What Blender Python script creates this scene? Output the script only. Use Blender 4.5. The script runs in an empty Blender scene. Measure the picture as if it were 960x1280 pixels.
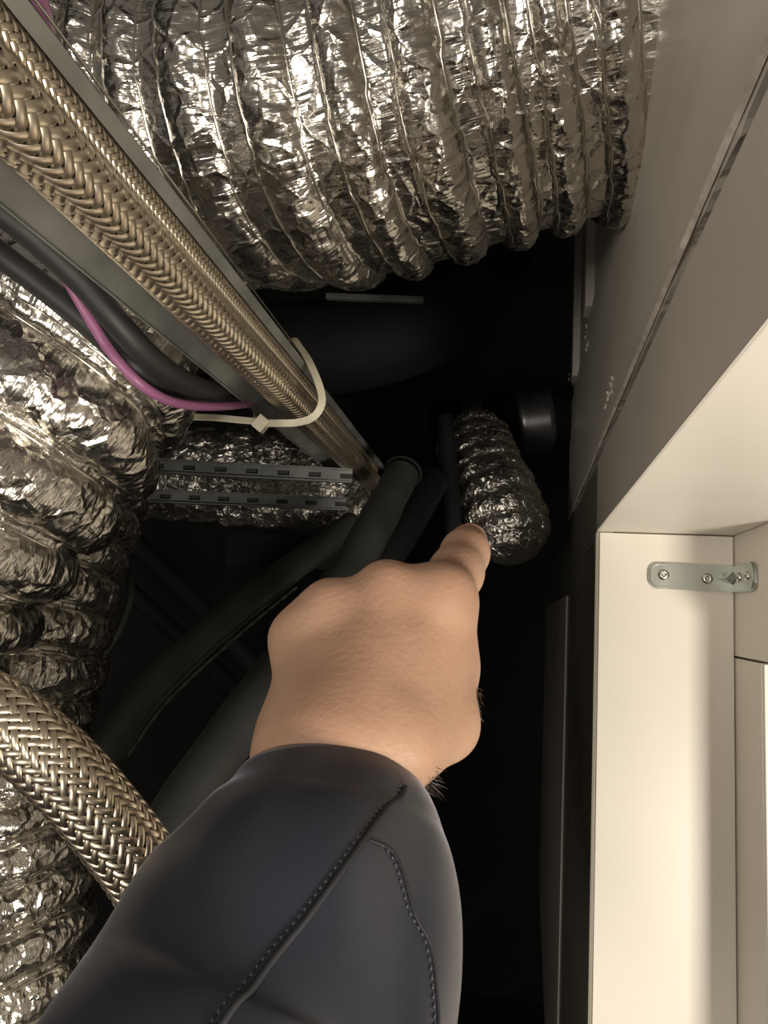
import bpy, math, random
import numpy as np
from mathutils import Vector, Matrix
random.seed(7); RNG = np.random.default_rng(7)
C = bpy.context.scene.collection
SC = bpy.context.scene
# ------------------------------------------------------------------ camera, world, lights, exposure
F = 925.0
CAM = Vector((0, 0, 1.5))
cy = Vector((180, -130, -925)).normalized()            # world +Y (into the shaft) seen by the camera
u = Vector((.028, 1, 0)); u = (u - cy * u.dot(cy)).normalized()
cx = cy.cross(u)
R3 = Matrix((cx, cy, u))                                # rows = world axes in camera space -> camera-to-world
cam_d = bpy.data.cameras.new('camera'); cam = bpy.data.objects.new('camera', cam_d); C.objects.link(cam)
cam.matrix_world = Matrix.Translation(CAM) @ R3.to_4x4()
cam_d.sensor_fit = 'VERTICAL'; cam_d.sensor_height = 36; cam_d.lens = 36 * F / 1280
cam_d.clip_start = .01; SC.camera = cam
SC.view_settings.view_transform = 'Standard'; SC.view_settings.look = 'None'
SC.view_settings.gamma = 1; SC.view_settings.exposure = 0.0; SC.view_settings.use_curve_mapping = False
W = bpy.data.worlds.new('world'); SC.world = W; W.use_nodes = True
W.node_tree.nodes['Background'].inputs[0].default_value = (1, .9, .78, 1)
W.node_tree.nodes['Background'].inputs[1].default_value = .13

def lamp(name, loc, target, size, power, col, sy=None):
    d = bpy.data.lights.new(name, 'AREA'); d.energy = power; d.color = col; d.size = size
    if sy: d.shape = 'RECTANGLE'; d.size_y = sy
    o = bpy.data.objects.new(name, d); C.objects.link(o); o.location = loc
    o.rotation_euler = (Vector(target) - Vector(loc)).to_track_quat('-Z', 'Y').to_euler()
    return o
lamp('room_lamp', (.60, -.42, .95), (.0, .5, 1.5), .26, 15.5, (1, .91, .79))
lamp('left_fill_light', (-.42, -.85, 1.30), (.0, .4, 1.65), .32, 7, (1, .92, .82))  # added fill to brighten the left-facing boards, no lamp stands there

# ------------------------------------------------------------------ helpers
def ray(px, py):
    return R3 @ Vector(((px - 480) / F, (640 - py) / F, -1))
def P(px, py, d):
    return CAM + ray(px, py) * d
def PX(px, py, X):                                      # where the ray meets the plane x = X
    r = ray(px, py); return CAM + r * ((X - CAM.x) / r.x)

def base_loc(parent):
    v = Vector((0, 0, 0))
    while parent is not None:
        v += parent.location; parent = parent.parent
    return v
def tag(o, label=None, cat=None, group=None, kind=None):
    if label: o['label'] = label
    if cat: o['category'] = cat
    if group: o['group'] = group
    if kind: o['kind'] = kind
    return o
def thing(name, label, cat, loc, group=None):
    o = bpy.data.objects.new(name, None); C.objects.link(o); o.location = loc
    o.empty_display_size = .02
    return tag(o, label, cat, group)
def link(name, verts, faces, mat, parent=None, smooth=True, label=None, uv=None):
    me = bpy.data.meshes.new(name)
    vs = np.asarray(verts, dtype=float).reshape(-1, 3)
    if parent is not None: vs = vs - np.array(base_loc(parent))
    if isinstance(faces, np.ndarray):
        nf, k = faces.shape
        me.vertices.add(len(vs)); me.vertices.foreach_set('co', vs.astype('f').ravel())
        me.loops.add(nf * k); me.loops.foreach_set('vertex_index', faces.astype('i').ravel())
        me.polygons.add(nf); me.polygons.foreach_set('loop_start', np.arange(0, nf * k, k, dtype='i'))
        me.update(calc_edges=True)
    else:
        me.from_pydata([tuple(v) for v in vs], [], faces); me.update()
    if smooth: me.polygons.foreach_set('use_smooth', [True] * len(me.polygons))
    if uv is not None:
        l = me.uv_layers.new(name='UVMap')
        vi = np.zeros(len(me.loops), dtype='i'); me.loops.foreach_get('vertex_index', vi)
        l.data.foreach_set('uv', np.asarray(uv, dtype='f')[vi].ravel())
    me.materials.append(mat)
    o = bpy.data.objects.new(name, me); C.objects.link(o)
    if parent is not None: o.parent = parent
    if label: o['label'] = label
    return o

def box_vf(x0, x1, y0, y1, z0, z1, b=0.0):
    v = []; f = []
    if b <= 0:
        v = [(x, y, z) for x in (x0, x1) for y in (y0, y1) for z in (z0, z1)]
        f = [(0, 1, 3, 2), (4, 6, 7, 5), (0, 4, 5, 1), (2, 3, 7, 6), (0, 2, 6, 4), (1, 5, 7, 3)]
        return v, f
    import bmesh
    bm = bmesh.new(); bmesh.ops.create_cube(bm, size=1)
    for q in bm.verts:
        q.co = Vector((x0 + (q.co.x + .5) * (x1 - x0), y0 + (q.co.y + .5) * (y1 - y0), z0 + (q.co.z + .5) * (z1 - z0)))
    bmesh.ops.bevel(bm, geom=bm.edges[:], offset=b, segments=2, profile=.6, affect='EDGES')
    bm.verts.index_update(); v = [tuple(q.co) for q in bm.verts]; f = [[q.index for q in fc.verts] for fc in bm.faces]
    bm.free(); return v, f

def spline(pts, step):
    """Catmull-Rom through pts (3D + extra columns), resampled at even arc length."""
    p = np.array([list(q) for q in pts], dtype=float)
    p = np.vstack([2 * p[0] - p[1], p, 2 * p[-1] - p[-2]])
    out = []
    for i in range(1, len(p) - 2):
        t = np.linspace(0, 1, 40, endpoint=False)[:, None]
        a, b, c, d = p[i - 1], p[i], p[i + 1], p[i + 2]
        out.append(.5 * ((2 * b) + (c - a) * t + (2 * a - 5 * b + 4 * c - d) * t ** 2 + (3 * b - a - 3 * c + d) * t ** 3))
    out.append(p[-2][None, :]); q = np.vstack(out)
    L = np.concatenate([[0], np.cumsum(np.linalg.norm(np.diff(q[:, :3], axis=0), axis=1))])
    n = max(2, int(round(L[-1] / step)) + 1); s = np.linspace(0, L[-1], n)
    return np.stack([np.interp(s, L, q[:, k]) for k in range(q.shape[1])], 1), s
def frames(c, up=(0, 0, 1)):
    T = np.gradient(c[:, :3], axis=0); T /= np.linalg.norm(T, axis=1)[:, None]
    n = np.array(up, float); A = []; B = []
    for t in T:
        n = n - t * n.dot(t); n /= np.linalg.norm(n); A.append(n.copy()); B.append(np.cross(t, n))
    return T, np.array(A), np.array(B)
def grid_faces(n, m, wrap=True):
    i = np.arange(n - 1)[:, None]; j = np.arange(m if wrap else m - 1)[None, :]
    j2 = (j + 1) % m if wrap else j + 1
    a = i * m + j; b = (i + 1) * m + j; c = (i + 1) * m + j2; d = i * m + j2
    return np.stack([a + 0 * j, d + 0 * i, c, b], -1).reshape(-1, 4)
def tube_vf(pts, r, m=24, step=.004, caps=True, rfun=None):
    c, s = spline(pts, step); T, A, B = frames(c)
    th = np.arange(m) * 2 * math.pi / m
    rr = np.full((len(c), m), r, float)
    if c.shape[1] > 3: rr = np.repeat(c[:, 3:4], m, 1)
    if rfun is not None: rr = rr + rfun(s[:, None], th[None, :])
    V = c[:, None, :3] + rr[..., None] * (np.cos(th)[None, :, None] * A[:, None] + np.sin(th)[None, :, None] * B[:, None])
    V = V.reshape(-1, 3); Fq = grid_faces(len(c), m)
    if not caps: return V, Fq
    V = np.vstack([V, c[0, :3], c[-1, :3]]); k = len(V) - 2; n = len(c)
    fl = [tuple(f) for f in Fq.tolist()]
    for j in range(m):
        fl.append((k, (j + 1) % m, j)); fl.append((k + 1, (n - 1) * m + j, (n - 1) * m + (j + 1) % m))
    return V, fl
def torus_vf(c, ax, R, r, m=96, k=6, jit=0.0):
    ax = Vector(ax).normalized(); a = ax.orthogonal().normalized(); b = ax.cross(a)
    a, b, ax, c = map(np.array, (a, b, ax, c))
    th = np.arange(m) * 2 * math.pi / m; ph = np.arange(k) * 2 * math.pi / k
    Rv = np.full(m, R)
    rad = np.cos(th)[:, None] * a + np.sin(th)[:, None] * b
    V = c + rad[:, None] * (Rv[:, None] + r * np.cos(ph)[None, :])[..., None] + (r * np.sin(ph))[None, :, None] * ax
    i = np.arange(m)[:, None]; j = np.arange(k)[None, :]
    f = np.stack([i * k + j, ((i + 1) % m) * k + j, ((i + 1) % m) * k + (j + 1) % k, i * k + (j + 1) % k], -1).reshape(-1, 4)
    return V.reshape(-1, 3), f
def merge(parts):
    V = []; Fc = []; o = 0
    for v, f in parts:
        v = np.asarray(v, float).reshape(-1, 3); V.append(v)
        Fc += [tuple(int(i) + o for i in q) for q in (f.tolist() if isinstance(f, np.ndarray) else f)]
        o += len(v)
    return np.vstack(V), Fc

# ------------------------------------------------------------------ materials
def mat(name, col, rough=.5, metal=0.0, **kw):
    m = bpy.data.materials.new(name); m.use_nodes = True
    b = m.node_tree.nodes['Principled BSDF']
    b.inputs['Base Color'].default_value = (*col, 1); b.inputs['Roughness'].default_value = rough
    b.inputs['Metallic'].default_value = metal
    for k, v in kw.items(): b.inputs[k.replace('_', ' ')].default_value = v
    return m
def nd(m, t, **kw):
    n = m.node_tree.nodes.new(t)
    for k, v in kw.items(): setattr(n, k, v)
    return n
def vary(m, scale=8, amt=.25, col2=None, bump=0.0, bscale=60, stretch=(1, 1, 1), rough_amt=0.0, detail=4):
    nt = m.node_tree; b = nt.nodes['Principled BSDF']; L = nt.links.new
    tc = nd(m, 'ShaderNodeTexCoord'); mp = nd(m, 'ShaderNodeMapping'); mp.inputs['Scale'].default_value = stretch
    L(tc.outputs['Object'], mp.inputs[0])
    no = nd(m, 'ShaderNodeTexNoise'); no.inputs['Scale'].default_value = scale; no.inputs['Detail'].default_value = detail
    L(mp.outputs[0], no.inputs['Vector'])
    c = b.inputs['Base Color'].default_value[:3]
    rp = nd(m, 'ShaderNodeValToRGB'); rp.color_ramp.elements[0].position = .3; rp.color_ramp.elements[1].position = .7
    rp.color_ramp.elements[0].color = (*[x * (1 - amt) for x in c], 1) if col2 is None else (*col2, 1)
    rp.color_ramp.elements[1].color = (*[min(1, x * (1 + amt * .5)) for x in c], 1)
    L(no.outputs[0], rp.inputs[0]); L(rp.outputs[0], b.inputs['Base Color'])
    if rough_amt:
        r0 = b.inputs['Roughness'].default_value; mr = nd(m, 'ShaderNodeMapRange')
        mr.inputs[3].default_value = r0 - rough_amt; mr.inputs[4].default_value = r0 + rough_amt
        L(no.outputs[0], mr.inputs[0]); L(mr.outputs[0], b.inputs['Roughness'])
    if bump:
        n2 = nd(m, 'ShaderNodeTexNoise'); n2.inputs['Scale'].default_value = bscale; n2.inputs['Detail'].default_value = 5
        L(mp.outputs[0], n2.inputs['Vector'])
        bp = nd(m, 'ShaderNodeBump'); bp.inputs['Strength'].default_value = bump; bp.inputs['Distance'].default_value = .001
        L(n2.outputs[0], bp.inputs['Height']); L(bp.outputs[0], b.inputs['Normal'])
    return m
def foil_mat(name, col, rough, k1, k2, sc1, sc2):
    m = mat(name, col, rough, 1.0); nt = m.node_tree; b = nt.nodes['Principled BSDF']; L = nt.links.new
    tc = nd(m, 'ShaderNodeTexCoord')
    nz = nd(m, 'ShaderNodeTexNoise'); nz.inputs['Scale'].default_value = 45; nz.inputs['Detail'].default_value = 3
    L(tc.outputs['Object'], nz.inputs['Vector'])
    wp = nd(m, 'ShaderNodeVectorMath', operation='MULTIPLY_ADD'); wp.inputs[1].default_value = (.008, .008, .008)
    L(nz.outputs[1], wp.inputs[0]); L(tc.outputs['Object'], wp.inputs[2])
    geo = nd(m, 'ShaderNodeNewGeometry'); last = geo.outputs['Normal']
    for sc, k in ((sc1, k1), (sc2, k2)):
        vo = nd(m, 'ShaderNodeTexVoronoi'); vo.inputs['Scale'].default_value = sc
        L(wp.outputs[0], vo.inputs['Vector'])
        a = nd(m, 'ShaderNodeVectorMath', operation='SUBTRACT'); a.inputs[1].default_value = (.5, .5, .5)
        L(vo.outputs['Color'], a.inputs[0])
        s = nd(m, 'ShaderNodeVectorMath', operation='MULTIPLY_ADD'); s.inputs[1].default_value = (k, k, k)
        L(a.outputs[0], s.inputs[0]); L(last, s.inputs[2]); last = s.outputs[0]
    nn = nd(m, 'ShaderNodeVectorMath', operation='NORMALIZE'); L(last, nn.inputs[0])
    n3 = nd(m, 'ShaderNodeTexNoise'); n3.inputs['Scale'].default_value = 160; n3.inputs['Detail'].default_value = 3
    n3.inputs['Distortion'].default_value = 1.2
    L(tc.outputs['Object'], n3.inputs['Vector'])
    ve = nd(m, 'ShaderNodeTexVoronoi', feature='DISTANCE_TO_EDGE'); ve.inputs['Scale'].default_value = sc1 * .9; L(wp.outputs[0], ve.inputs['Vector'])
    cl = nd(m, 'ShaderNodeMapRange'); cl.inputs[2].default_value = .16; cl.inputs[3].default_value = 1; cl.inputs[4].default_value = 0; L(ve.outputs['Distance'], cl.inputs[0])
    um = nd(m, 'ShaderNodeMapping'); um.inputs['Scale'].default_value = (60, 330, 1); L(tc.outputs['UV'], um.inputs[0])
    n4 = nd(m, 'ShaderNodeTexNoise'); n4.inputs['Scale'].default_value = 1; n4.inputs['Detail'].default_value = 2; n4.inputs['Distortion'].default_value = .6; L(um.outputs[0], n4.inputs['Vector'])
    ab = nd(m, 'ShaderNodeMath', operation='MULTIPLY_ADD'); ab.inputs[1].default_value = 1.1; L(n4.outputs[0], ab.inputs[0]); L(cl.outputs[0], ab.inputs[2])
    ac = nd(m, 'ShaderNodeMath', operation='MULTIPLY_ADD'); ac.inputs[1].default_value = .3; L(n3.outputs[0], ac.inputs[0]); L(ab.outputs[0], ac.inputs[2])
    bp = nd(m, 'ShaderNodeBump'); bp.inputs['Strength'].default_value = .8; bp.inputs['Distance'].default_value = .0009
    L(ac.outputs[0], bp.inputs['Height']); L(nn.outputs[0], bp.inputs['Normal']); L(bp.outputs[0], b.inputs['Normal'])
    mr = nd(m, 'ShaderNodeMapRange'); mr.inputs[3].default_value = rough - .08; mr.inputs[4].default_value = rough + .1
    L(nz.outputs[0], mr.inputs[0]); L(mr.outputs[0], b.inputs['Roughness'])
    return m

M = {}
M['foil'] = foil_mat('aluminium_foil', (.70, .665, .60), .235, .17, .11, 62, 170)
M['foil_far'] = foil_mat('aluminium_foil_fine', (.66, .63, .57), .38, .5, .4, 110, 240)
M['wire'] = mat('foil_covered_wire', (.66, .63, .57), .25, 1.0)
M['braid'] = vary(mat('braided_steel', (.90, .79, .62), .36, 1.0), 300, .12)
M['braid_in'] = mat('braid_core', (.02, .018, .015), .6)
M['zinc'] = vary(mat('galvanised_steel', (.30, .305, .285), .46, .75), 25, .35, rough_amt=.1, bump=.05)
M['rail'] = vary(mat('dull_zinc_rail', (.17, .18, .175), .5, .7), 30, .3)
M['rubber'] = vary(mat('black_rubber', (.018, .018, .017), .55), 30, .3, bump=.1, bscale=300)
M['foam'] = vary(mat('black_foam_insulation', (.019, .020, .0175), .7, Specular_IOR_Level=.3), 18, .45, bump=.25, bscale=160)
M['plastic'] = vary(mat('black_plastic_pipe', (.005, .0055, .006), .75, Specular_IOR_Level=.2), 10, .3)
M['purple'] = mat('mauve_cable_jacket', (.27, .10, .20), .42)
M['nylon'] = mat('nylon_tie', (.66, .62, .48), .4, Subsurface_Weight=.15, Subsurface_Scale=.003)
M['white'] = vary(mat('cream_melamine', (.83, .78, .69), .38), 5, .05, rough_amt=.05)
M['grey'] = vary(mat('grey_board', (.66, .62, .55), .42), 6, .18, bump=.06, bscale=90, stretch=(1, .6, 2))
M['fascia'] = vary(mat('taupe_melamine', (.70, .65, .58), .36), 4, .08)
M['core'] = vary(mat('broken_board_edge', (.78, .72, .62), .85), 60, .4, bump=.6, bscale=200)
M['dark_gap'] = mat('shaded_gap_back', (.045, .036, .026), .8)  # wall behind the board gap, the gap's shade put into its colour
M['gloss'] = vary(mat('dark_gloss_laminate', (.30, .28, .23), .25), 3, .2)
M['void'] = vary(mat('unlit_void_board', (.010, .010, .010), .85), 5, .3)  # near-black colour stands in for the unlit void
M['galv_dark'] = vary(mat('dark_galvanised_pipe', (.30, .30, .31), .35, .9), 20, .4)
M['bracket'] = vary(mat('satin_steel', (.46, .48, .44), .34, .85), 60, .15)
M['screw'] = mat('screw_steel', (.62, .62, .58), .3, 1.0)
M['seam'] = mat('seam_thread', (.010, .011, .014), .7)
M['hair'] = mat('dark_hair', (.03, .018, .012), .5)
M['nail'] = mat('fingernail', (.62, .37, .30), .3, Subsurface_Weight=.2, Subsurface_Scale=.004)
m = mat('skin', (.47, .29, .195), .52, Subsurface_Weight=.12, Subsurface_Scale=.006)
m.node_tree.nodes['Principled BSDF'].inputs['Subsurface Radius'].default_value = (1, .35, .2)
M['skin'] = vary(m, 26, .12, col2=(.40, .23, .15), bump=.35, bscale=420, detail=5)
m = mat('softshell', (.018, .020, .031), .42, Sheen_Weight=.42, Sheen_Roughness=.28, IOR=1.6)
m.node_tree.nodes['Principled BSDF'].inputs['Sheen Tint'].default_value = (.72, .74, .86, 1)
M['jacket'] = vary(m, 14, .2, bump=.05, bscale=900)

# ------------------------------------------------------------------ setting: the dark shaft
def struct(name, vf, m, parent=None, smooth=False):
    o = link(name, vf[0], vf[1], m, parent, smooth); 
    if parent is None: o['kind'] = 'structure'
    return o
Z = 1.5
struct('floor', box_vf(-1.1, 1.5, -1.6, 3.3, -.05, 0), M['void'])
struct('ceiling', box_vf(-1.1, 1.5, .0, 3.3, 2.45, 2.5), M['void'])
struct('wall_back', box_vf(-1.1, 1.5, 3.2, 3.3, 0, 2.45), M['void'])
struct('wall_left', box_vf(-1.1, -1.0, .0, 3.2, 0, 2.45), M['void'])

# right-hand board wall above the cupboard (left-facing plane x = X0)
YB = .75
def PY(px, py, Y=YB):
    q = ray(px, py); return CAM + q * (Y / q.y)
X0 = PY(746, 663).x; zB = PY(750, 664).z          # left-facing plane; underside of the cupboard top
zA = PY(743, 578).z
zP = zA + .011
zT = PX(800, 100, X0).z
wr = struct('wall_right', box_vf(X0 + .012, X0 + .03, .06, 1.36, zA - .01, 2.45), M['dark_gap'])
def rough_panel(y0, y1, z0, z1, name, mt, x0, th, seed):
    """upright board whose lower edge is broken and uneven"""
    rg = np.random.default_rng(seed); n = 170; ys = np.linspace(y0, y1, n)
    e = np.interp(ys, np.linspace(y0, y1, 45), rg.normal(0, .0011, 45)) + rg.normal(0, .0003, n)
    V = []; 
    rows = [(x0 + th, 0, z0), (x0 + .002, 1, z0 - .001), (x0, .5, z0 + .0035), (x0, 0, z1), (x0 + th, 0, z1)]
    for y, q in zip(ys, e):
        for (x, k, z) in rows: V.append((x, y, z + q * k))
    r = len(rows); Fc = []
    for i in range(n - 1):
        for j in range(r - 1): Fc.append((i * r + j, i * r + j + 1, (i + 1) * r + j + 1, (i + 1) * r + j))
    Fc.append(tuple(range(r))); Fc.append(tuple((n - 1) * r + j for j in range(r))[::-1])
    return link(name, V, Fc, mt, wr, False)
p1 = rough_panel(.08, 1.30, zP, zT, 'board', M['grey'], X0 - .001, .012, 3)
# chipped raw lip along the lower edge of the board
rg = np.random.default_rng(5); n = 140; ys = np.linspace(.08, 1.28, n)
wv = np.clip(rg.normal(.0022, .0012, n), .0006, .0055); wv = np.convolve(wv, np.ones(3) / 3, 'same')
V = []; Fc = []
for y, w in zip(ys, wv):
    V += [(X0 - .0003, y, zP - .0012), (X0 - .0024, y, zP + w * .3), (X0 - .0012, y, zP + w)]
for i in range(n - 1):
    for j in range(2): Fc.append((i * 3 + j, i * 3 + j + 1, i * 3 + j + 4, i * 3 + j + 3))
link('broken_edge', V, Fc, M['core'], wr, False, 'pale crumbling raw edge of the board')
v, f = box_vf(X0 + .002, X0 + .012, .08, 1.34, zT + .003, 2.4); link('board', v, f, M['grey'], wr, False)
for y in (.62, .86, 1.12):
    v, f = box_vf(X0 - .008, X0 + .004, y, y + .035, zT + .004, 2.4, .001); link('batten', v, f, M['grey'], wr, False)
# small torn paper flecks on the board
for k, (px, py) in enumerate([(735, 430), (733, 418), (766, 480), (762, 492), (712, 470)]):
    c = PX(px, py, X0 - .002); rr = np.random.default_rng(k); vs = []; fs = []
    for q in range(7):
        a = rr.uniform(0, 6.28); L_ = rr.uniform(.003, .008)
        c2 = c + Vector((0, rr.normal(0, .012), rr.normal(0, .005))); b0 = len(vs)
        d = Vector((0, math.cos(a), math.sin(a)))
        w_ = Vector((0, -d.z, d.y)) * .0013
        vs += [c2 - w_, c2 + w_, c2 + d * L_ + w_ * .4 + Vector((-.002, 0, 0)), c2 + d * L_ - w_ * .4]; fs.append((b0, b0 + 1, b0 + 2, b0 + 3))
    link('torn_flake', vs, fs, M['core'], wr, False)

# ------------------------------------------------------------------ cupboard
XR = PY(918, 671).x
cup = thing('cupboard', 'cream open cupboard with a taupe edge board, on the right of the shaft', 'cupboard', (X0, .5, 0))
def part(name, x0, x1, y0, y1, z0, z1, m, b=.0008, label=None, parent=cup):
    v, f = box_vf(x0, x1, y0, y1, z0, z1, b); return link(name, v, f, m, parent, False, label)
part('edge_board', X0, X0 + .0160, .06, YB - .001, zB + .0182, zA, M['fascia'], label='taupe board along the top of the opening')
part('edging', X0 - .0002, X0 + .0004, .06, YB - .001, zB + .0001, zA, M['fascia'], 0, 'taupe facing of the top board')
part('edge_board', X0, X0 + .016, YB + .001, 2.8, zB - .010, zA, M['gloss'], label='far stretch of the edge board, coloured dark for shade')  # same board as the near stretch, shade of the depth painted in
part('top_panel', X0 + .0004, .62, .06, YB + .018, zB, zB + .018, M['white'])
part('back_panel', X0 + .003, XR - .001, YB, YB + .018, .6, zB - .0012, M['white'])
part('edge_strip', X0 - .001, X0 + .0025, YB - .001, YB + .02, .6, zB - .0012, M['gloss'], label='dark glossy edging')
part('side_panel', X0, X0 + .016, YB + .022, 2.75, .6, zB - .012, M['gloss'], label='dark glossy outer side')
part('side_panel', X0 - .0025, X0 - .0002, YB + .52, 2.7, .6, zB - .05, M['fascia'], label='paler far strip added to imitate a reflection')  # thin added strip, its paler colour imitates a reflection on the side
zD = PY(918, 820).z
part('right_panel', XR, XR + .018, .625, YB + .018, zD, zB - .0005, M['white'])
part('lower_panel', XR, XR + .018, .672, YB + .018, .6, zD - .002, M['white'])
part('front_panel', XR + .0005, .55, .665, .6715, .6, zD - .0025, M['white'])

# corner bracket: two arms bent round the inside corner, two screws, a pressed rib
br = thing('corner_bracket', 'small satin steel corner bracket screwed into the top corner of the cupboard', 'bracket', P(918, 722, .74))
zc = PY(880, 722).z; zh = .0125
def plate(profile, thick):
    """closed outline (list of (a, z)) extruded"""
    n = len(profile); V = []; 
    for t in (0, thick): V += [(a, t, z) for a, z in profile]
    Fc = [tuple(range(n))[::-1], tuple(range(n, 2 * n))] + [(i, (i + 1) % n, n + (i + 1) % n, n + i) for i in range(n)]
    return V, Fc
def round_end(x_in, x_out, z0, hh, r=.009):
    sg = 1 if x_out > x_in else -1; out = [(x_in, z0 - hh)]
    for k in range(7):
        a = -math.pi / 2 + k * math.pi / 12; out.append((x_out - sg * r + sg * r * math.cos(a), z0 - hh + r + r * math.sin(a)))
    for k in range(7):
        a = k * math.pi / 12; out.append((x_out - sg * r + sg * r * math.cos(a), z0 + hh - r + r * math.sin(a)))
    out.append((x_in, z0 + hh)); return out
V, Fc = plate(round_end(XR - .0005, XR - .078, zc, zh), .002)
V = [(a, YB - .0022 + y - .0003, z) for a, y, z in V]; link('back_arm', V, Fc, M['bracket'], br, False)
V, Fc = plate(round_end(YB - .0005, YB - .072, zc - .001, zh), .002)
V = [(XR - .0025 + y, a, z) for a, y, z in V]; link('side_arm', V, Fc, M['bracket'], br, False)
# raised rim round the arm
rim = [Vector((a, YB - .0032, z)) for a, z in round_end(XR - .06, XR - .0765, zc, zh - .0015)]
v, f = tube_vf(rim, .0006, 6, .001); link('pressed_rim', v, f, M['bracket'], br)
rim = [Vector((XR - .0032, a, z)) for a, z in round_end(YB - .060, YB - .0705, zc, zh - .0015)]
v, f = tube_vf(rim, .0006, 6, .001); link('pressed_rim', v, f, M['bracket'], br)
V = [(XR - .0085, YB - .0028, zc), (XR - .0028, YB - .0085, zc), (XR - .003, YB - .003, zc + .006), (XR - .003, YB - .003, zc - .006), (XR - .018, YB - .003, zc), (XR - .003, YB - .018, zc)]
link('gusset', V, [(4, 3, 0), (4, 0, 2), (0, 3, 1), (0, 1, 2), (1, 3, 5), (1, 5, 2)], M['bracket'], br, False)
def screw(c, ax, R=.0052):
    ax = Vector(ax); a = ax.orthogonal().normalized(); b = ax.cross(a); c = Vector(c)
    V = []; prof = [(R, 0), (R * .95, .0012), (R * .6, .0022), (R * .45, .0022), (R * .35, .0006), (0.0001, .0006)]
    for r, h in prof:
        for k in range(20):
            t = k * math.pi / 10; q = 1.0 if r > R * .5 else .8 + .2 * math.cos(4 * t)
            V.append(c + ax * h + (a * math.cos(t) + b * math.sin(t)) * r * q)
    Fc = [(i * 20 + j, i * 20 + (j + 1) % 20, (i + 1) * 20 + (j + 1) % 20, (i + 1) * 20 + j) for i in range(5) for j in range(20)]
    return link('screw', V, Fc, M['screw'], br)
screw((XR - .064, YB - .0025, zc + .0008), (0, -1, 0)); screw((XR - .025, YB - .0025, zc - .001), (0, -1, 0))
screw((XR - .0025, YB - .024, zc), (-1, 0, 0), .0045); screw((XR - .0025, YB - .050, zc), (-1, 0, 0), .0045)

# ------------------------------------------------------------------ foil ducts
def facets(x, y, cell, ny, seed):
    """Worley cells with a random tilt each (crumpled foil); y wraps after ny cells"""
    rg = np.random.default_rng(seed); nx = int(x.max() / cell) + 4
    jx = rg.uniform(0, 1, (nx, ny)); jy = rg.uniform(0, 1, (nx, ny)); gx = rg.normal(0, 1, (nx, ny)); gy = rg.normal(0, 1, (nx, ny)); g0 = rg.normal(0, .3, (nx, ny))
    X = x / cell + 1; Y = y / cell; ix = np.floor(X).astype(int); iy = np.floor(Y).astype(int)
    d1 = np.full(X.shape, 9.); d2 = np.full(X.shape, 9.); h = np.zeros(X.shape)
    for a in (-1, 0, 1):
        for b in (-1, 0, 1):
            cxi = np.clip(ix + a, 0, nx - 1); cyi = (iy + b) % ny
            px = cxi + jx[cxi, cyi]; py = iy + b + jy[cxi, cyi]
            dx = X - px; dy = Y - py; d = np.hypot(dx, dy)
            hh = gx[cxi, cyi] * dx + gy[cxi, cyi] * dy + g0[cxi, cyi]
            n = d < d1; d2 = np.where(n, d1, np.minimum(d2, d)); h = np.where(n, hh, h); d1 = np.where(n, d, d1)
    return h, d2 - d1
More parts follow.
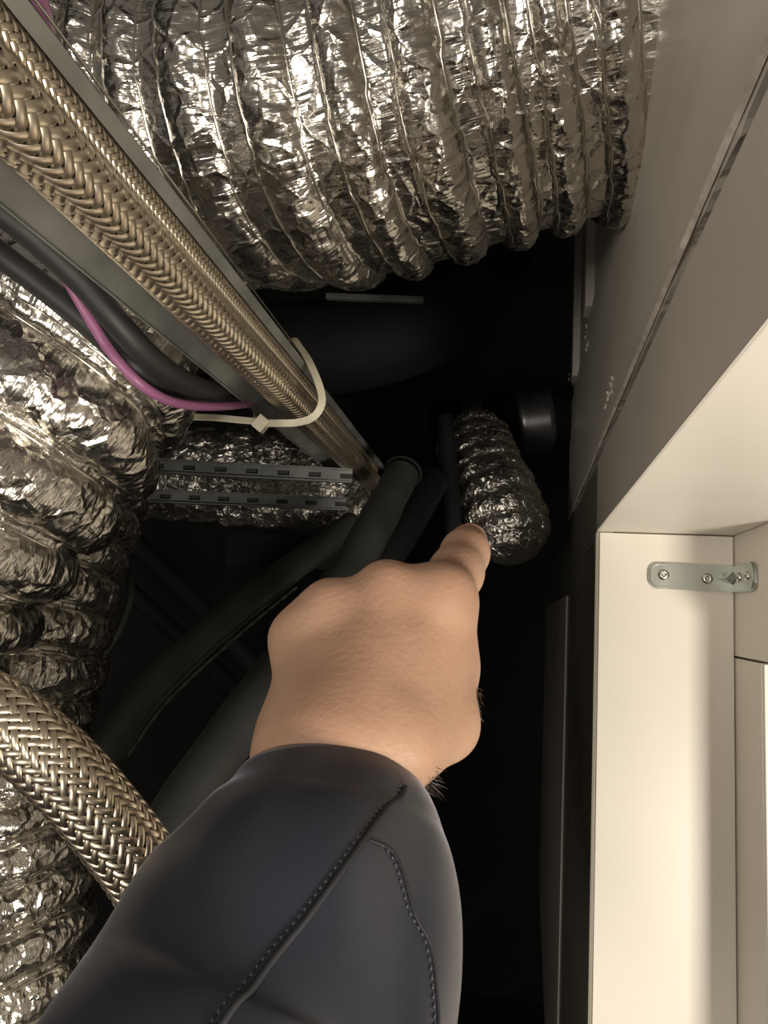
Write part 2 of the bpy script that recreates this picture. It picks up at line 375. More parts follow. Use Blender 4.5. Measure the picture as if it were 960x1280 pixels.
def duct(name, label, pts, R, period, seed, m=None, group=None, step=.0019, crumple=1.0, bulge=.0040, cover=.66, endcap=0, mt=None, cat='duct', fac=.8, pleat=1.4, wires=True):
    c, s = spline([tuple(p) for p in pts], step); T, A, B = frames(c)
    m = m or int(2 * math.pi * R / step / 4) * 4
    th = np.arange(m) * 2 * math.pi / m
    S = np.repeat(s[:, None], m, 1); Y = np.repeat((th * R)[None, :], len(s), 0); circ = 2 * math.pi * R
    rg = np.random.default_rng(seed)
    sk = .10 * np.sin(th + rg.uniform(0, 6))[None, :] * 1.0 + .05 * np.sin(3 * th + 1 + S * 9)
    ph = S / period + sk; bay = np.floor(ph); fr = ph - bay
    inb = fr < cover
    b = np.where(inb, np.sin(np.pi * np.clip(fr / cover, 0, 1)) ** .55, 0)
    amp = rg.uniform(.75, 1.25, int(bay.max()) + 3)[bay.astype(int) + 1]
    r = R + bulge * b * amp
    n1 = max(4, int(circ / .024)); n2 = max(4, int(circ / .0105))
    h1, e1 = facets(S * .8, Y, circ / n1, n1, seed + 1); h2, e2 = facets(S, Y, circ / n2, n2, seed + 2)
    w = np.where(inb, b ** .6, .07)
    r = r + crumple * w * (.0017 * fac * h1 + .00075 * fac * h2 - .0012 * np.exp(-(e1 / .08) ** 2) + .0006 * np.exp(-(e2 / .12) ** 2))
    # pleats gathered at the wires, running along the tube
    npl = int(circ / .0055); q = rg.uniform(0, 1, npl)
    pl = np.interp(((th / (2 * math.pi) * npl)), np.arange(npl + 1), np.append(q, q[0]))[None, :]
    q2 = rg.uniform(0, 1, (int(bay.max()) + 3, npl * 1)); jj = (th / (2 * math.pi) * npl)
    j0 = np.floor(jj).astype(int) % npl; fj = jj - np.floor(jj)
    bi = bay.astype(int) + 1
    pl = q2[bi, j0[None, :]] * (1 - fj) + q2[bi, (j0 + 1) % npl] * fj
    near = np.exp(-((fr - 0) / .16) ** 2) + np.exp(-((fr - cover) / .13) ** 2)
    r = r + crumple * .0022 * pleat * (pl - .5) * near * inb
    r = r - np.where(inb, 0, .0012) + .0012 * (np.exp(-(fr / .03) ** 2) + np.exp(-((fr - cover) / .03) ** 2))
    # broad dents
    r = r + .0018 * np.sin(2 * th[None, :] + S * 14 + seed) + .0012 * np.sin(5 * th[None, :] - S * 31)
    if endcap:
        tt = np.clip((s[-1] - s) / endcap, 0, 1); r = r * np.sqrt(np.clip(1 - (1 - tt) ** 2, .0004, 1))[:, None]
    V = c[:, None, :3] + r[..., None] * (np.cos(th)[None, :, None] * A[:, None] + np.sin(th)[None, :, None] * B[:, None])
    t = thing(name, label, cat, tuple(c[len(c) // 2, :3] - np.array((0, 0, R))), group)
    link('foil_skin', V.reshape(-1, 3), grid_faces(len(c), m), mt or M['foil'], t, uv=np.stack([S, Y], -1).reshape(-1, 2))
    if wires:
        for k in range(1, int(s[-1] / period)):
            for off in (0, cover):
                ix = int(round((k + off) * period / step))
                if ix >= len(c) - 2: continue
                # follow the wavy rib line of the skin
                sk1 = (k + off - (.10 * np.sin(th + 0) * 0)) * period
                idx = []
                col = ph[:, ::4]
                idx = np.array([np.searchsorted(col[:, q], k + off) for q in range(col.shape[1])]).clip(0, len(c) - 1)
                tt = th[::4]
                rad = np.cos(tt)[:, None] * A[idx] + np.sin(tt)[:, None] * B[idx]
                rad_r = r[idx, np.arange(0, m, 4)]
                ctr = c[idx, :3] + rad * (rad_r + .0004)[:, None]
                kk = 5; pa = np.arange(kk) * 2 * math.pi / kk; rw = .00095
                VV = ctr[:, None] + rw * (np.cos(pa)[None, :, None] * rad[:, None] + np.sin(pa)[None, :, None] * T[idx][:, None])
                nn = len(tt); i = np.arange(nn)[:, None]; j = np.arange(kk)[None, :]
                ff = np.stack([i * kk + j, ((i + 1) % nn) * kk + j, ((i + 1) % nn) * kk + (j + 1) % kk, i * kk + (j + 1) % kk], -1).reshape(-1, 4)
                link('wire_rib', VV.reshape(-1, 3), ff, M['wire'], t)
    return t

duct('foil_duct', 'wide ribbed foil duct crossing the top from the metal channel to the board wall',
     [P(-170, 205, .74), P(0, 185, .70), P(200, 160, .63), P(360, 145, .575), P(500, 110, .55), P(650, 62, .535), P(800, 18, .52)][:7],
     .125, .0385, 11, bulge=.008, cover=.6)
duct('foil_duct', 'bent ribbed foil duct at the left edge, nearest below the black cables',
     [P(-330, 960, .44), P(-235, 850, .46), P(-125, 700, .475), P(-10, 555, .49), P(72, 450, .51), P(128, 388, .545)],
     .085, .0430, 23, bulge=.013, cover=.86, fac=.30, pleat=1.9)
duct('foil_duct', 'upright crumpled foil duct along the lower left edge behind the thick braided hose',
     [P(90, 500, .80), P(60, 590, .74), P(22, 700, .70), P(-5, 800, .68), P(-32, 910, .67), P(-35, 1020, .66), P(-38, 1180, .64), P(-45, 1380, .62)],
     .094, .0340, 37, bulge=.008, crumple=1.3, cover=.86, fac=.6)
duct('foil_duct', 'distant horizontal foil-wrapped pipe seen behind the two slotted rails',
     [P(120, 590, 1.08), P(250, 592, 1.05), P(380, 603, 1.05), P(452, 608, 1.07)],
     .066, .05, 41, bulge=.002, crumple=1.6, mt=M['foil_far'], wires=False)
duct('foil_duct', 'small dim foil duct end hanging just beyond the fingertip',
     [P(588, 550, 1.17), P(607, 590, 1.10), P(628, 635, 1.04), P(648, 700, 1.0)],
     .054, .030, 53, bulge=.0025, crumple=1.3, endcap=.045, mt=M['foil_far'], wires=False)

# ------------------------------------------------------------------ braided hoses
def braid(name, label, pts, r, n, group, up=(0, 0, 1), ang=45, core_ext=True):
    c, s = spline([tuple(p) for p in pts], .00035 * 4); T, A, B = frames(c, up)
    t = thing(name, label, 'hose', tuple(c[len(c) // 2, :3] - np.array((0, 0, r))), group)
    v, f = tube_vf([tuple(p) for p in pts], r - .0013, 28, .004, caps=True); link('core_tube', v, f, M['braid_in'], t)
    k = math.tan(math.radians(ang)) / r                  # radians per metre
    dth = math.pi / n                                    # angle between crossings
    ds = dth / k / 2.0
    ss = np.arange(0, s[-1], ds)
    cc = np.stack([np.interp(ss, s, c[:, q]) for q in range(3)], 1)
    Ai = np.stack([np.interp(ss, s, A[:, q]) for q in range(3)], 1); Bi = np.stack([np.interp(ss, s, B[:, q]) for q in range(3)], 1)
    Ti = np.stack([np.interp(ss, s, T[:, q]) for q in range(3)], 1)
    sp = 2 * math.pi * r / n * math.cos(math.radians(ang)); hw = sp * .415
    for sg in (1, -1):
        for i in range(n):
            th = 2 * math.pi * i / n + sg * k * ss
            # column index = theta / dth ; over on two columns, under on two
            col = th / dth
            w = np.cos((col - .5) * math.pi / 2) * sg
            h = .00055 * np.clip(w * 1.6, -1, 1)
            rad = np.cos(th)[:, None] * Ai + np.sin(th)[:, None] * Bi
            tan = -np.sin(th)[:, None] * Ai + np.cos(th)[:, None] * Bi
            ca, sa = math.cos(math.radians(ang)), math.sin(math.radians(ang)) * sg
            side = tan * ca - Ti * sa
            rows = []; uvs = []
            for qn, (a, d) in enumerate(((-1, -.0004), (-.62, .0001), (0, .00018), (.62, .0001), (1, -.0004))):
                rows.append(cc + rad * (r + h + d - (a * hw) ** 2 / (2 * r) * .5)[:, None] + side * (a * hw))
            V = np.stack(rows, 1).reshape(-1, 3)
            link('wire_strand', V, grid_faces(len(ss), 5, False), M['braid'], t)
    return t

# the steel channel runs into the depth; frame: along (dirv), n (towards the camera's line of sight), tv (across)
cA = P(118, 245, .31); cB = P(366, 500, .63)
dirv = (cB - cA).normalized()
yax = Vector((0, 1, 0)); rad = Vector((cA.x, 0, cA.z - 1.5)); nv = (-rad).normalized(); nv = (nv - dirv * nv.dot(dirv)).normalized()
tv = dirv.cross(nv).normalized()
if (tv.x) < 0: tv = -tv
def K(a, t_, n_): return cA + dirv * a + tv * t_ + nv * n_
ch = thing('metal_channel', 'long galvanised U-shaped channel running diagonally from the top left corner', 'channel', K(.2, 0, 0))
a0, a1 = -.20, .70
def ext(prof, name, mtt, parent, lab=None, a0=a0, a1=a1, thick=.0008):
    """open profile [(t,n)...] swept along the channel, given thickness"""
    n = len(prof); pr = prof + [(p[0] + .0, p[1] + thick) if abs(prof[min(i + 1, n - 1)][0] - prof[max(i - 1, 0)][0]) > .001 else (p[0] + thick, p[1]) for i, p in list(enumerate(prof))[::-1]]
    mN = len(pr); NS = 12; V = []; Fc = []
    for k in range(NS + 1):
        a = a0 + (a1 - a0) * k / NS
        V += [K(a, *p) for p in pr]
    for k in range(NS):
        for j in range(mN): Fc.append((k * mN + j, k * mN + (j + 1) % mN, (k + 1) * mN + (j + 1) % mN, (k + 1) * mN + j))
    Fc.append(tuple(range(mN))); Fc.append(tuple(NS * mN + j for j in range(mN))[::-1])
    return link(name, V, Fc, mtt, parent, False, lab)
hwid = .0275
hl = hwid; hwid = .0250
ext([(-hl, 0), (hwid, 0)], 'web', M['zinc'], ch)
ext([(hwid, 0), (hwid, .014)], 'flange', M['zinc'], ch)
ext([(-hl, 0), (-hl, .008)], 'flange', M['zinc'], ch)
ext([(hwid - .005, .014), (hwid, .014)], 'lip', M['zinc'], ch)
for q in (.0, .0022):
    v, f = tube_vf([K(a0, hwid + .0022 + q, .004), K(.1, hwid + .002 + q, .004), K(.3, hwid + .0018 + q, .004)], .0006, 6, .02); link('bright_edge_wire', v, f, M['wire'], ch)
G = 'braided steel hoses'
braid('braided_hose', 'thick braided steel hose lying in the channel, its chevrons facing the camera',
      [K(-.17, -.001, .0238), K(.1, -.001, .0238), K(.35, -.001, .0238), K(.68, -.001, .0238)], .0122, 12, G)
braid('braided_hose', 'thinner braided steel hose tucked behind the thick one, at the right side of the channel',
      [K(-.17, .0120, .0088), K(.1, .0120, .0088), K(.35, .0120, .0088), K(.68, .0120, .0088)], .0078, 12, G)
braid('braided_hose', 'thick braided steel hose curving at lower left down behind the sleeve',
      [P(-170, 820, .33), P(-90, 850, .325), P(0, 898, .32), P(72, 957, .318), P(130, 1022, .32), P(182, 1092, .325), P(235, 1190, .335), P(270, 1290, .35)], .0160, 20, G)

# ------------------------------------------------------------------ cable tie
def ribbon(pts, w, th, nrm, step=.003):
    c, s = spline([tuple(p) for p in pts], step); T = np.gradient(c, axis=0); T /= np.linalg.norm(T, axis=1)[:, None]
    V = []; 
    for p, t in zip(c, T):
        nn = np.array(nrm(p)); nn = nn - t * nn.dot(t); nn /= np.linalg.norm(nn); b = np.cross(t, nn)
        for a, d in ((-1, -1), (1, -1), (1, 1), (-1, 1)): V.append(p + b * a * w / 2 + nn * d * th / 2)
    n = len(c); Fc = [(i * 4 + j, i * 4 + (j + 1) % 4, (i + 1) * 4 + (j + 1) % 4, (i + 1) * 4 + j) for i in range(n - 1) for j in range(4)]
    Fc += [(3, 2, 1, 0), tuple((n - 1) * 4 + j for j in range(4))]
    return V, Fc
tie = thing('cable_tie', 'cream nylon cable tie looped round the channel and the braided hoses', 'cable tie', P(330, 532, .55))
cpt = np.array(K(.36, 0, .012))
strap = [P(329, 529, .545), P(350, 529, .53), P(372, 528, .525), P(392, 521, .52), P(402, 505, .52), P(400, 485, .53), P(388, 455, .55), P(376, 436, .58), P(364, 424, .62), P(345, 440, .66), P(325, 480, .66), P(318, 515, .62), P(322, 528, .56)]
v, f = ribbon(strap, .0052, .0013, lambda p: p - cpt); link('strap', v, f, M['nylon'], tie, False)
v, f = ribbon([P(334, 528, .544), P(300, 525, .545), P(265, 522, .55), P(222, 521, .555)], .0056, .0013, lambda p: (0, -.85, .5)); link('tail', v, f, M['nylon'], tie, False)
hd = P(327, 530, .543)
v, f = box_vf(-.0048, .0048, -.0035, .0035, -.0055, .0055, .001)
rot = Matrix.Rotation(math.radians(38), 3, 'Y'); v = [hd + rot @ Vector(q) for q in v]; link('head', v, f, M['nylon'], tie, False)

# ------------------------------------------------------------------ cables at the left
def cable(name, label, pts, r, m, cat='cable', group=None, seg=20, loc=None, caps=True, rfun=None, step=.004):
    v, f = tube_vf([tuple(p) for p in pts], r, seg, step, caps, rfun)
    o = link(name, v, f, m); c = sum((Vector(p[:3]) for p in pts), Vector()) / len(pts)
    o.data.transform(Matrix.Translation(-c)); o.location = c
    return tag(o, label, cat, group)
cable('black_cable', 'upper of the two thick black cables beside the channel, at left',
      [P(-120, 170, .345), P(0, 262, .355), P(55, 308, .365), P(105, 355, .375), P(150, 408, .385), P(190, 450, .405), P(235, 480, .45), P(272, 489, .53), P(305, 490, .66)], .0070, M['rubber'])
cable('black_cable', 'lower of the two thick black cables at left, lying against the foil',
      [P(-110, 235, .40), P(0, 318, .40), P(50, 356, .405), P(100, 396, .41), P(140, 432, .415), P(175, 464, .42), P(215, 486, .46), P(260, 494, .54), P(300, 496, .66)], .0070, M['rubber'])
cable('mauve_cable', 'mauve cable hanging in a curve below the black cables to the channel',
      [P(60, 310, .392), P(85, 352, .392), P(108, 392, .395), P(128, 425, .40), P(148, 452, .40), P(178, 482, .405), P(215, 502, .43), P(262, 508, .48), P(310, 505, .57), P(345, 500, .68)], .0029, M['purple'])
cable('mauve_cable', 'short stretch of mauve cable showing at the very top left corner',
      [P(10, -60, .36), P(38, -18, .37), P(52, 6, .385), P(60, 40, .42)], .0042, M['purple'])

# ------------------------------------------------------------------ slotted rails
def slotted_rail(A_, B_, h, label, lipd=.012):
    A_, B_ = Vector(A_), Vector(B_); d = (B_ - A_); L_ = d.length; d.normalize()
    upv = Vector((0, 0, 1)); upv = (upv - d * upv.dot(d)).normalized(); nn = d.cross(upv)
    if nn.y > 0: nn = -nn
    t = thing('slotted_rail', label, 'rail', A_.lerp(B_, .5), 'slotted rails')
    pit = .034; n = int(L_ / pit); V = []; Fc = []
    def q(a0_, a1_, z0_, z1_, th=.0014):
        b0 = len(V)
        for a in (a0_, a1_):
            for zz in (z0_, z1_):
                for y in (0, th): V.append(A_ + d * a + upv * zz + nn * y)
        for ff in ((0, 1, 3, 2), (4, 6, 7, 5), (0, 4, 5, 1), (2, 3, 7, 6), (0, 2, 6, 4), (1, 5, 7, 3)): Fc.append(tuple(b0 + x for x in ff))
    for k in range(n):
        a = k * pit; q(a, a + pit - .013, 0, h)
        q(a + pit - .013, a + pit, 0, h * .34); q(a + pit - .013, a + pit, h * .68, h)
    link('slotted_web', V, Fc, M['rail'], t, False)
    V2 = [A_ + d * a + upv * e - nn * y for a in (0, n * pit) for e in (.0005, h - .0005) for y in (.003, .005)]
    link('dark_slot_backing', V2, [(0, 1, 3, 2), (4, 6, 7, 5), (0, 4, 5, 1), (2, 3, 7, 6), (0, 2, 6, 4), (1, 5, 7, 3)], M['rubber'], t, False)  # dark sheet added behind the slots, stands in for their shade
    for zz, nm in ((0, 'lower_lip'), (h, 'upper_lip')):
        V2 = [A_ + d * a + upv * (zz + e) + nn * y for a in (0, n * pit) for e in (0, .0014 if zz == 0 else -.0014) for y in (0, lipd)]
        link(nm, V2, [(0, 1, 3, 2), (4, 6, 7, 5), (0, 4, 5, 1), (2, 3, 7, 6), (0, 2, 6, 4), (1, 5, 7, 3)], M['rail'], t, False)
slotted_rail(P(165, 590, .80), P(462, 606, .80), .0155, 'upper grey slotted metal rail in front of the distant foil-wrapped pipe', .006)
slotted_rail(P(140, 626, .86), P(462, 640, .86), .0150, 'lower grey slotted metal rail, just above the dark recess', .006)
v, f = box_vf(-.085, .085, -.01, .01, -.022, .022, .002)
o = link('metal_plate', v, f, M['galv_dark'], None, False); o.location = P(360, 690, 1.0)
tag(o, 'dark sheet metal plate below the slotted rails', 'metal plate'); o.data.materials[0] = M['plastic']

# ------------------------------------------------------------------ black insulated pipes
def wob(a, b, k): return lambda s, th: a * np.sin(s * b + k) + a * .6 * np.sin(s * b * 2.3 + th * 2)
GP = 'black insulated pipes'
cable('insulated_pipe', 'thinner black insulated pipe curving down left from the end of the channel',
      [P(95, 1010, .60), P(140, 930, .62), P(195, 855, .65), P(290, 768, .71), P(370, 706, .78), P(440, 655, .85)], .0150, M['foam'], 'pipe', GP, 28, rfun=wob(.0004, 60, 0))
cable('glue_seam', 'thin pale glue seam under the thinner black insulated pipe',
      [P(160, 945, .602), P(213, 873, .632), P(305, 788, .69), P(372, 733, .75)], .0013, M['foam'], 'seam', None, 8, rfun=lambda s, th: .0005 * np.sin(s * 900) + .0004 * np.sin(s * 370))
cable('insulated_pipe', 'thick black insulated pipe passing down behind the hand to the sleeve',
      [P(165, 1120, .48), P(232, 1000, .50), P(300, 905, .54), P(365, 815, .60), P(430, 725, .67), P(475, 645, .74), P(503, 592, .80)], .0185, M['foam'], 'pipe', GP, 32, rfun=wob(.0005, 50, 1))
v, f = torus_vf(P(504, 590, .795), ray(504, 590) + Vector((.3, 0, .8)), .0195, .0016, 48, 8)
o = link('pipe_collar', v, f, M['plastic']); tag(o, 'thin black collar ring at the upper end of the thick insulated pipe', 'collar')
cable('insulated_pipe', 'short dark pipe between the thick insulated pipe and the knuckles',
      [P(400, 830, .74), P(455, 735, .80), P(505, 660, .86), P(540, 600, .94)], .021, M['plastic'], 'pipe', GP, 28)
cable('insulated_pipe', 'dark upright pipe left of the small foil duct end',
      [P(566, 760, 1.0), P(566, 660, 1.0), P(562, 600, 1.02), P(556, 520, 1.05)], .012, M['plastic'], 'pipe', GP, 20)
cable('dark_cable', 'thin dark cable hanging in the recess beside the upright foil duct',
      [P(112, 850, .84), P(128, 820, .86), P(150, 785, .88), P(163, 745, .90), P(160, 715, .92)], .0042, M['foam'])
cable('dark_pipe', 'upper of two faint black pipes crossing the dark recess at left',
      [P(-62, 450, 1.38), P(50, 560, 1.3), P(170, 680, 1.2), P(250, 760, 1.15), P(340, 860, 1.1), P(380, 920, 1.05)], .016, M['plastic'], 'pipe')
cable('dark_pipe', 'lower of two faint black pipes crossing the dark recess at left',
      [P(-66, 508, 1.40), P(50, 625, 1.38), P(170, 745, 1.3), P(240, 810, 1.25), P(300, 870, 1.2), P(350, 930, 1.15)], .015, M['plastic'], 'pipe')
# big black waste pipe elbow under the wide duct
big = thing('waste_pipe', 'big black plastic pipe elbow in the dark under the wide foil duct', 'pipe', P(560, 400, .95))
v, f = tube_vf([P(330, 440, 1.0), P(440, 430, .98), P(530, 400, .97), P(590, 345, .96), P(612, 270, .96), P(612, 160, .98)], .062, 40, .01); link('pipe_body', v, f, M['plastic'], big)
v, f = torus_vf(P(612, 255, .96), (0, 0, 1), .064, .005, 60, 8); link('pipe_socket', v, f, M['plastic'], big)
v, f = box_vf(-.06, .06, -.004, .004, -.0035, .0035, .001); rt = Matrix.Rotation(math.radians(4), 3, 'Y')
link('support_strip', [rt @ Vector(q) + P(468, 373, .885) for q in v], f, M['rail'], big, False, 'narrow grey metal strip')
# galvanised pipe with clamp
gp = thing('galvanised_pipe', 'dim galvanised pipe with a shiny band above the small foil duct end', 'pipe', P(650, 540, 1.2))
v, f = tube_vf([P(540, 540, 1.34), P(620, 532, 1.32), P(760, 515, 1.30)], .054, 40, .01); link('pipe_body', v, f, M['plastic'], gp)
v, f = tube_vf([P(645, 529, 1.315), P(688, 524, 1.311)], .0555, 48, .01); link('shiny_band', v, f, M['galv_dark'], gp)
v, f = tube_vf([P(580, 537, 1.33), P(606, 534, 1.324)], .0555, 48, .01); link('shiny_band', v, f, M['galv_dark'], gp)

# ------------------------------------------------------------------ the arm
def surface_nets(Fv, org, h):
    sgn = Fv < 0; nx, ny, nz = Fv.shape; cs = (nx - 1, ny - 1, nz - 1)
    acc = np.zeros(cs + (3,)); cnt = np.zeros(cs)
    sl = lambda o, n: slice(o, n - 1 + o)
    cr = [(a, b, c) for a in (0, 1) for b in (0, 1) for c in (0, 1)]
    for p in cr:
        for ax in range(3):
            if p[ax]: continue
            q = list(p); q[ax] = 1
            f0 = Fv[sl(p[0], nx), sl(p[1], ny), sl(p[2], nz)]; f1 = Fv[sl(q[0], nx), sl(q[1], ny), sl(q[2], nz)]
            cr_ = (f0 < 0) != (f1 < 0); t = np.where(cr_, f0 / np.where(f0 == f1, 1, f0 - f1), 0)
            for k in range(3): acc[..., k] += np.where(cr_, p[k] + (t if k == ax else 0), 0)
            cnt += cr_
    msk = cnt > 0; idx = -np.ones(cs, int); idx[msk] = np.arange(msk.sum())
    I = np.argwhere(msk); V = (I + acc[msk] / cnt[msk][:, None]) * h + org
    Fs = []
    for ax in range(3):
        a = [slice(None)] * 3; b = [slice(None)] * 3; a[ax] = slice(0, -1); b[ax] = slice(1, None)
        e = sgn[tuple(a)] != sgn[tuple(b)]; E = np.argwhere(e)
        u1, u2 = [(1, 2), (2, 0), (0, 1)][ax]
        ok = (E[:, u1] > 0) & (E[:, u2] > 0) & (E[:, u1] < cs[u1]) & (E[:, u2] < cs[u2]) & (E[:, ax] < cs[ax]); E = E[ok]
        def at(d1, d2):
            q = E.copy(); q[:, u1] -= d1; q[:, u2] -= d2; return idx[q[:, 0], q[:, 1], q[:, 2]]
        quad = np.stack([at(1, 1), at(0, 1), at(0, 0), at(1, 0)], 1)
        s0 = sgn[E[:, 0], E[:, 1], E[:, 2]]; quad[~s0] = quad[~s0][:, ::-1]; Fs.append(quad)
    return V, np.vstack(Fs)
def rcone(p, a, b, r1, r2):
    ab = b - a; L2 = ab.dot(ab); t = np.clip(((p - a) @ ab) / L2, 0, 1)
    return np.linalg.norm(p - (a + t[..., None] * ab), axis=-1) - (r1 + (r2 - r1) * t)
def smin(a, b, k):
    h = np.clip(.5 + .5 * (b - a) / k, 0, 1); return b + (a - b) * h - k * h * (1 - h)
def H(px, py, d): return np.array(P(px, py, d))
palm = [  # (a, b, r1, r2)
 (H(440, 925, .297), H(551, 748, .338), .0185, .0128),
 (H(425, 925, .296), H(484, 742, .336), .0190, .0130),
 (H(410, 925, .298), H(414, 764, .336), .0190, .0122),
 (H(395, 925, .303), H(374, 800, .334), .0185, .0112),
 (H(480, 900, .315), H(470, 790, .350), .0200, .0160),
 (H(410, 900, .318), H(410, 810, .350), .0190, .0150),
 (H(505, 905, .305), H(555, 796, .337), .0175, .0146),   # web of thumb / first interosseous
]
forearm = [(H(452, 945, .300), H(418, 1120, .285), .0165, .022), (H(378, 940, .302), H(345, 1120, .285), .0165, .022),
           (H(418, 940, .300), H(380, 1120, .285), .0190, .025)]
thumb = [(H(500, 930, .298), H(552, 905, .322), .0165, .0150), (H(552, 905, .322), H(558, 835, .345), .0150, .0140),
         (H(558, 835, .345), H(548, 780, .366), .0135, .0105), (H(548, 780, .366), H(510, 765, .380), .0105, .0088)]
index = [(H(551, 748, .338), H(570, 716, .366), .0140, .0118), (H(570, 716, .366), H(581, 692, .385), .0118, .0109), (H(581, 692, .385), H(586, 678, .400), .0108, .0104)]
curled = []
for k, (px, py, r) in enumerate([(484, 742, .0118), (414, 764, .0112), (376, 800, .0102)]):
    a = H(px, py, .336); dz = .040 - .005 * k
    b = H(px + (6, 2, -4)[k], py + 14, .336 + dz); cc_ = H(px + (6, 4, 4)[k], py + 62, .336 + dz - .004); d_ = H(px + (4, 8, 18)[k], py + 66, .336 + dz - .022)
    curled.append([(a, b, r, r * .92), (b, cc_, r * .9, r * .84), (cc_, d_, r * .84, r * .76)])
allp = [q for q in palm + forearm + thumb + index] + [q for c_ in curled for q in c_]
pts_ = np.array([q[0] for q in allp] + [q[1] for q in allp]); lo = pts_.min(0) - .036; hi = pts_.max(0) + .036
hs = .0016; nn_ = np.ceil((hi - lo) / hs).astype(int)
ax_ = [lo[k] + np.arange(nn_[k]) * hs for k in range(3)]
Pg = np.stack(np.meshgrid(*ax_, indexing='ij'), -1)
def grp(lst, k):
    d = None
    for q in lst:
        e = rcone(Pg, *q); d = e if d is None else smin(d, e, k)
    return d
D = smin(grp(palm, .012), grp(forearm, .014), .020)
D = smin(D, grp(thumb, .008), .011)
D = smin(D, grp(index, .010), .010)
for c_ in curled: D = smin(D, grp(c_, .004), .0035)
for px, py in ((484, 742), (414, 764), (376, 798), (549, 748)):      # knuckle heads
    D = smin(D, np.linalg.norm(Pg - H(px, py, .3335), axis=-1) - .0108, .014)
V, Fq = surface_nets(D, lo, hs)
person = thing('person', 'person reaching in with the left arm, dark jacket sleeve, bare hand pointing', 'person', P(400, 1100, .27))
body = link('arm_and_hand', V, Fq, M['skin'], person, True, 'left forearm and hand with index finger pointing away')
sm = body.modifiers.new('smooth', 'SMOOTH'); sm.factor = .5; sm.iterations = 4
# fingernail on the index tip
c0 = H(585, 680, .397); fdir = (H(590, 676, .408) - H(584, 690, .392)); fdir /= np.linalg.norm(fdir)
cu = np.array(CAM) - c0; cu = cu - fdir * cu.dot(fdir); cu /= np.linalg.norm(cu); cs_ = np.cross(fdir, cu)
V = []; nu, nw = 9, 9
for i in range(nu):
    for j in range(nw):
        a = (i / (nu - 1) - .5) * .010; w = (j / (nw - 1) - .5) * 1.25 * (1 - .25 * abs(i / (nu - 1) - .5) ** 2 * 4)
        V.append(c0 + fdir * a + (cu * math.cos(w) + cs_ * math.sin(w)) * .0103)
link('fingernail', V, grid_faces(nu, nw, False), M['nail'], person)
# hairs at the wrist
vs = []; fs = []
for k in range(150):
    if k < 60: b0 = P(random.uniform(525, 545), random.uniform(955, 990), random.uniform(.288, .30)); d = Vector((random.uniform(.2, 1), random.uniform(-.4, .4), -random.uniform(-.1, 1)))
    else: b0 = P(random.uniform(590, 601), random.uniform(860, 905), random.uniform(.325, .34)); d = Vector((random.uniform(.1, .6), random.uniform(-.4, .4), random.uniform(-1, .2)))
    L_ = random.uniform(.002, .007) if k < 60 else random.uniform(.001, .003)
    d.normalize(); b1 = b0 + d * L_ * .5 + Vector((0, 0, -.0005)); b2 = b0 + d * L_ + Vector((.0005, 0, -.0016)); s_ = d.cross(Vector((0, 1, 0))).normalized() * .00012; o_ = len(vs)
    vs += [b0 - s_, b0 + s_, b1 + s_, b1 - s_, b2]; fs += [(o_, o_ + 1, o_ + 2, o_ + 3), (o_ + 3, o_ + 2, o_ + 4)]
hr = link('wrist_hair', vs, fs, M['hair'], person, False); hr['kind'] = 'stuff'

# sleeve
rings = [(409, 976, .295, .0355), (405, 1030, .284, .0462), (388, 1115, .268, .0555), (343, 1250, .252, .0635), (285, 1400, .232, .0665), (200, 1620, .212, .070), (110, 1900, .20, .074)]
c, s = spline([(*P(a, b, d), r) for a, b, d, r in rings], .0022); T, A, B = frames(c, tuple(CAM - P(413, 968, .285)))
m_ = 200; th = np.arange(m_) * 2 * math.pi / m_
S = s[:, None] + 0 * th; TH = th[None, :] + 0 * s[:, None]
def sleeve_r(S, TH, r0):
    r = r0 * np.sqrt((.92 * np.cos(TH)) ** 2 + np.sin(TH) ** 2)
    w = np.clip(S / .05, 0, 1)
    r = r + w * .75 * (.0018 * np.sin(TH * 3 + S * 48) + .0024 * np.sin(TH * 2 - S * 62 + 1) + .0014 * np.sin(TH * 6 + S * 70 + 2) * np.sin(S * 23 + TH))
    return r
Rr = sleeve_r(S, TH, c[:, 3:4])
def seamang(x): return np.interp(x, [0, .03, .06, .09, .13, .2, .5], [-.62, -.47, -.20, .02, .22, .45, .8])
SEAM_SIGN = 1
V = c[:, None, :3] + Rr[..., None] * (np.cos(TH)[..., None] * A[:, None] + np.sin(TH)[..., None] * B[:, None])
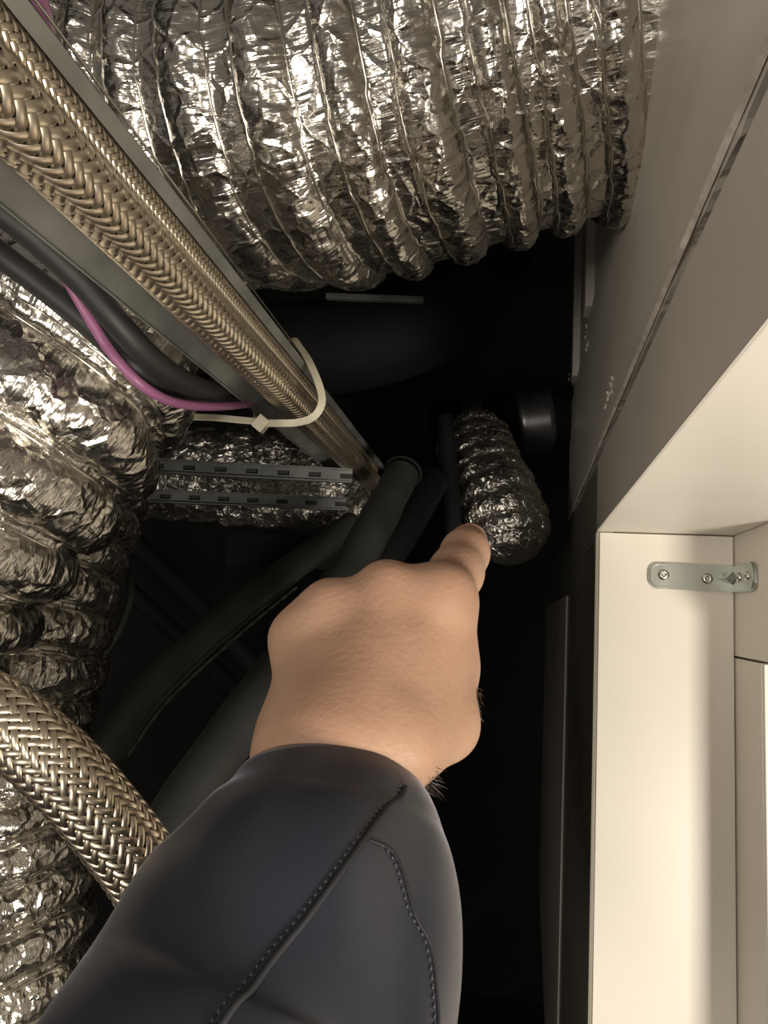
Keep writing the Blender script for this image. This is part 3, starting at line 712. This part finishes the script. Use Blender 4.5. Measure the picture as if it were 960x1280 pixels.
# cuff hem folded inwards
hem = c[:1, None, :3] + (Rr[:1] - .0025)[..., None] * (np.cos(TH[:1])[..., None] * A[:1, None] + np.sin(TH[:1])[..., None] * B[:1, None])
hem2 = hem + T[0] * .0 + (c[6, :3] - c[0, :3])
hem1 = (V[:1] + hem) / 2 - T[0] * .0016
VV = np.concatenate([hem2, hem, hem1, V], 0)
slv = link('jacket_sleeve', VV.reshape(-1, 3), grid_faces(len(VV), m_), M['jacket'], person)
def on_sleeve(sv, ang, off=0.0):
    ip = lambda Q: np.array([np.interp(sv, s, Q[:, k]) for k in range(3)])
    r = sleeve_r(np.array(sv), np.array(ang), np.interp(sv, s, c[:, 3])) + off
    return ip(c) + r * (math.cos(ang) * ip(A) + math.sin(ang) * ip(B))
def pix(p):
    q = R3.transposed() @ (Vector(p) - CAM); return (480 + F * q.x / -q.z, 640 - F * q.y / -q.z)
gs = np.arange(0, .24, .0011); ga = np.arange(-1.6, 1.6, .008)
gi = np.clip(np.searchsorted(s, gs), 0, len(s) - 1)
GR = sleeve_r(gs[:, None], ga[None, :], c[gi, 3][:, None])
GP3 = c[gi, None, :3] + GR[..., None] * (np.cos(ga)[None, :, None] * A[gi][:, None] + np.sin(ga)[None, :, None] * B[gi][:, None])
GQ = (GP3 - np.array(CAM)) @ np.array(R3)
GX = 480 + F * GQ[..., 0] / -GQ[..., 2]; GY = 640 - F * GQ[..., 1] / -GQ[..., 2]
def sleeve_at(px, py):
    e = (GX - px) ** 2 + (GY - py) ** 2; k = np.unravel_index(np.argmin(e), e.shape); return gs[k[0]], ga[k[1]]
def seam(pix_pts, r, name, lab=None, stitch=True):
    pr = [sleeve_at(*q) for q in pix_pts]
    sa, _ = spline([(a, b, 0) for a, b in pr], .01)
    pts = [tuple(on_sleeve(a, b, .0002)) for a, b, _z in sa]
    v, f = tube_vf(pts, r, 8, .002); link(name, v, f, M['seam'], slv, True, lab)
    if stitch:
        cpts, ss_ = spline([tuple(on_sleeve(a, b + .045, .0003)) for a, b, _z in sa], .0024); parts = []
        for i in range(0, len(cpts) - 1):
            a_, b_ = cpts[i], cpts[i] + (cpts[i + 1] - cpts[i]) * .6
            parts.append(tube_vf([tuple(a_), tuple((a_ + b_) / 2), tuple(b_)], .0004, 5, .001))
        v, f = merge(parts); o = link('stitching', v, f, M['jacket'], slv); o['kind'] = 'stuff'
seam([(508, 988), (480, 1022), (440, 1078), (385, 1150), (330, 1215), (282, 1275), (262, 1300)], .0013, 'seam', 'raised diagonal seam')
seam([(457, 1048), (490, 1085), (520, 1135), (538, 1190), (546, 1262), (547, 1295)], .0006, 'seam', 'curved stitched seam on the outer side')
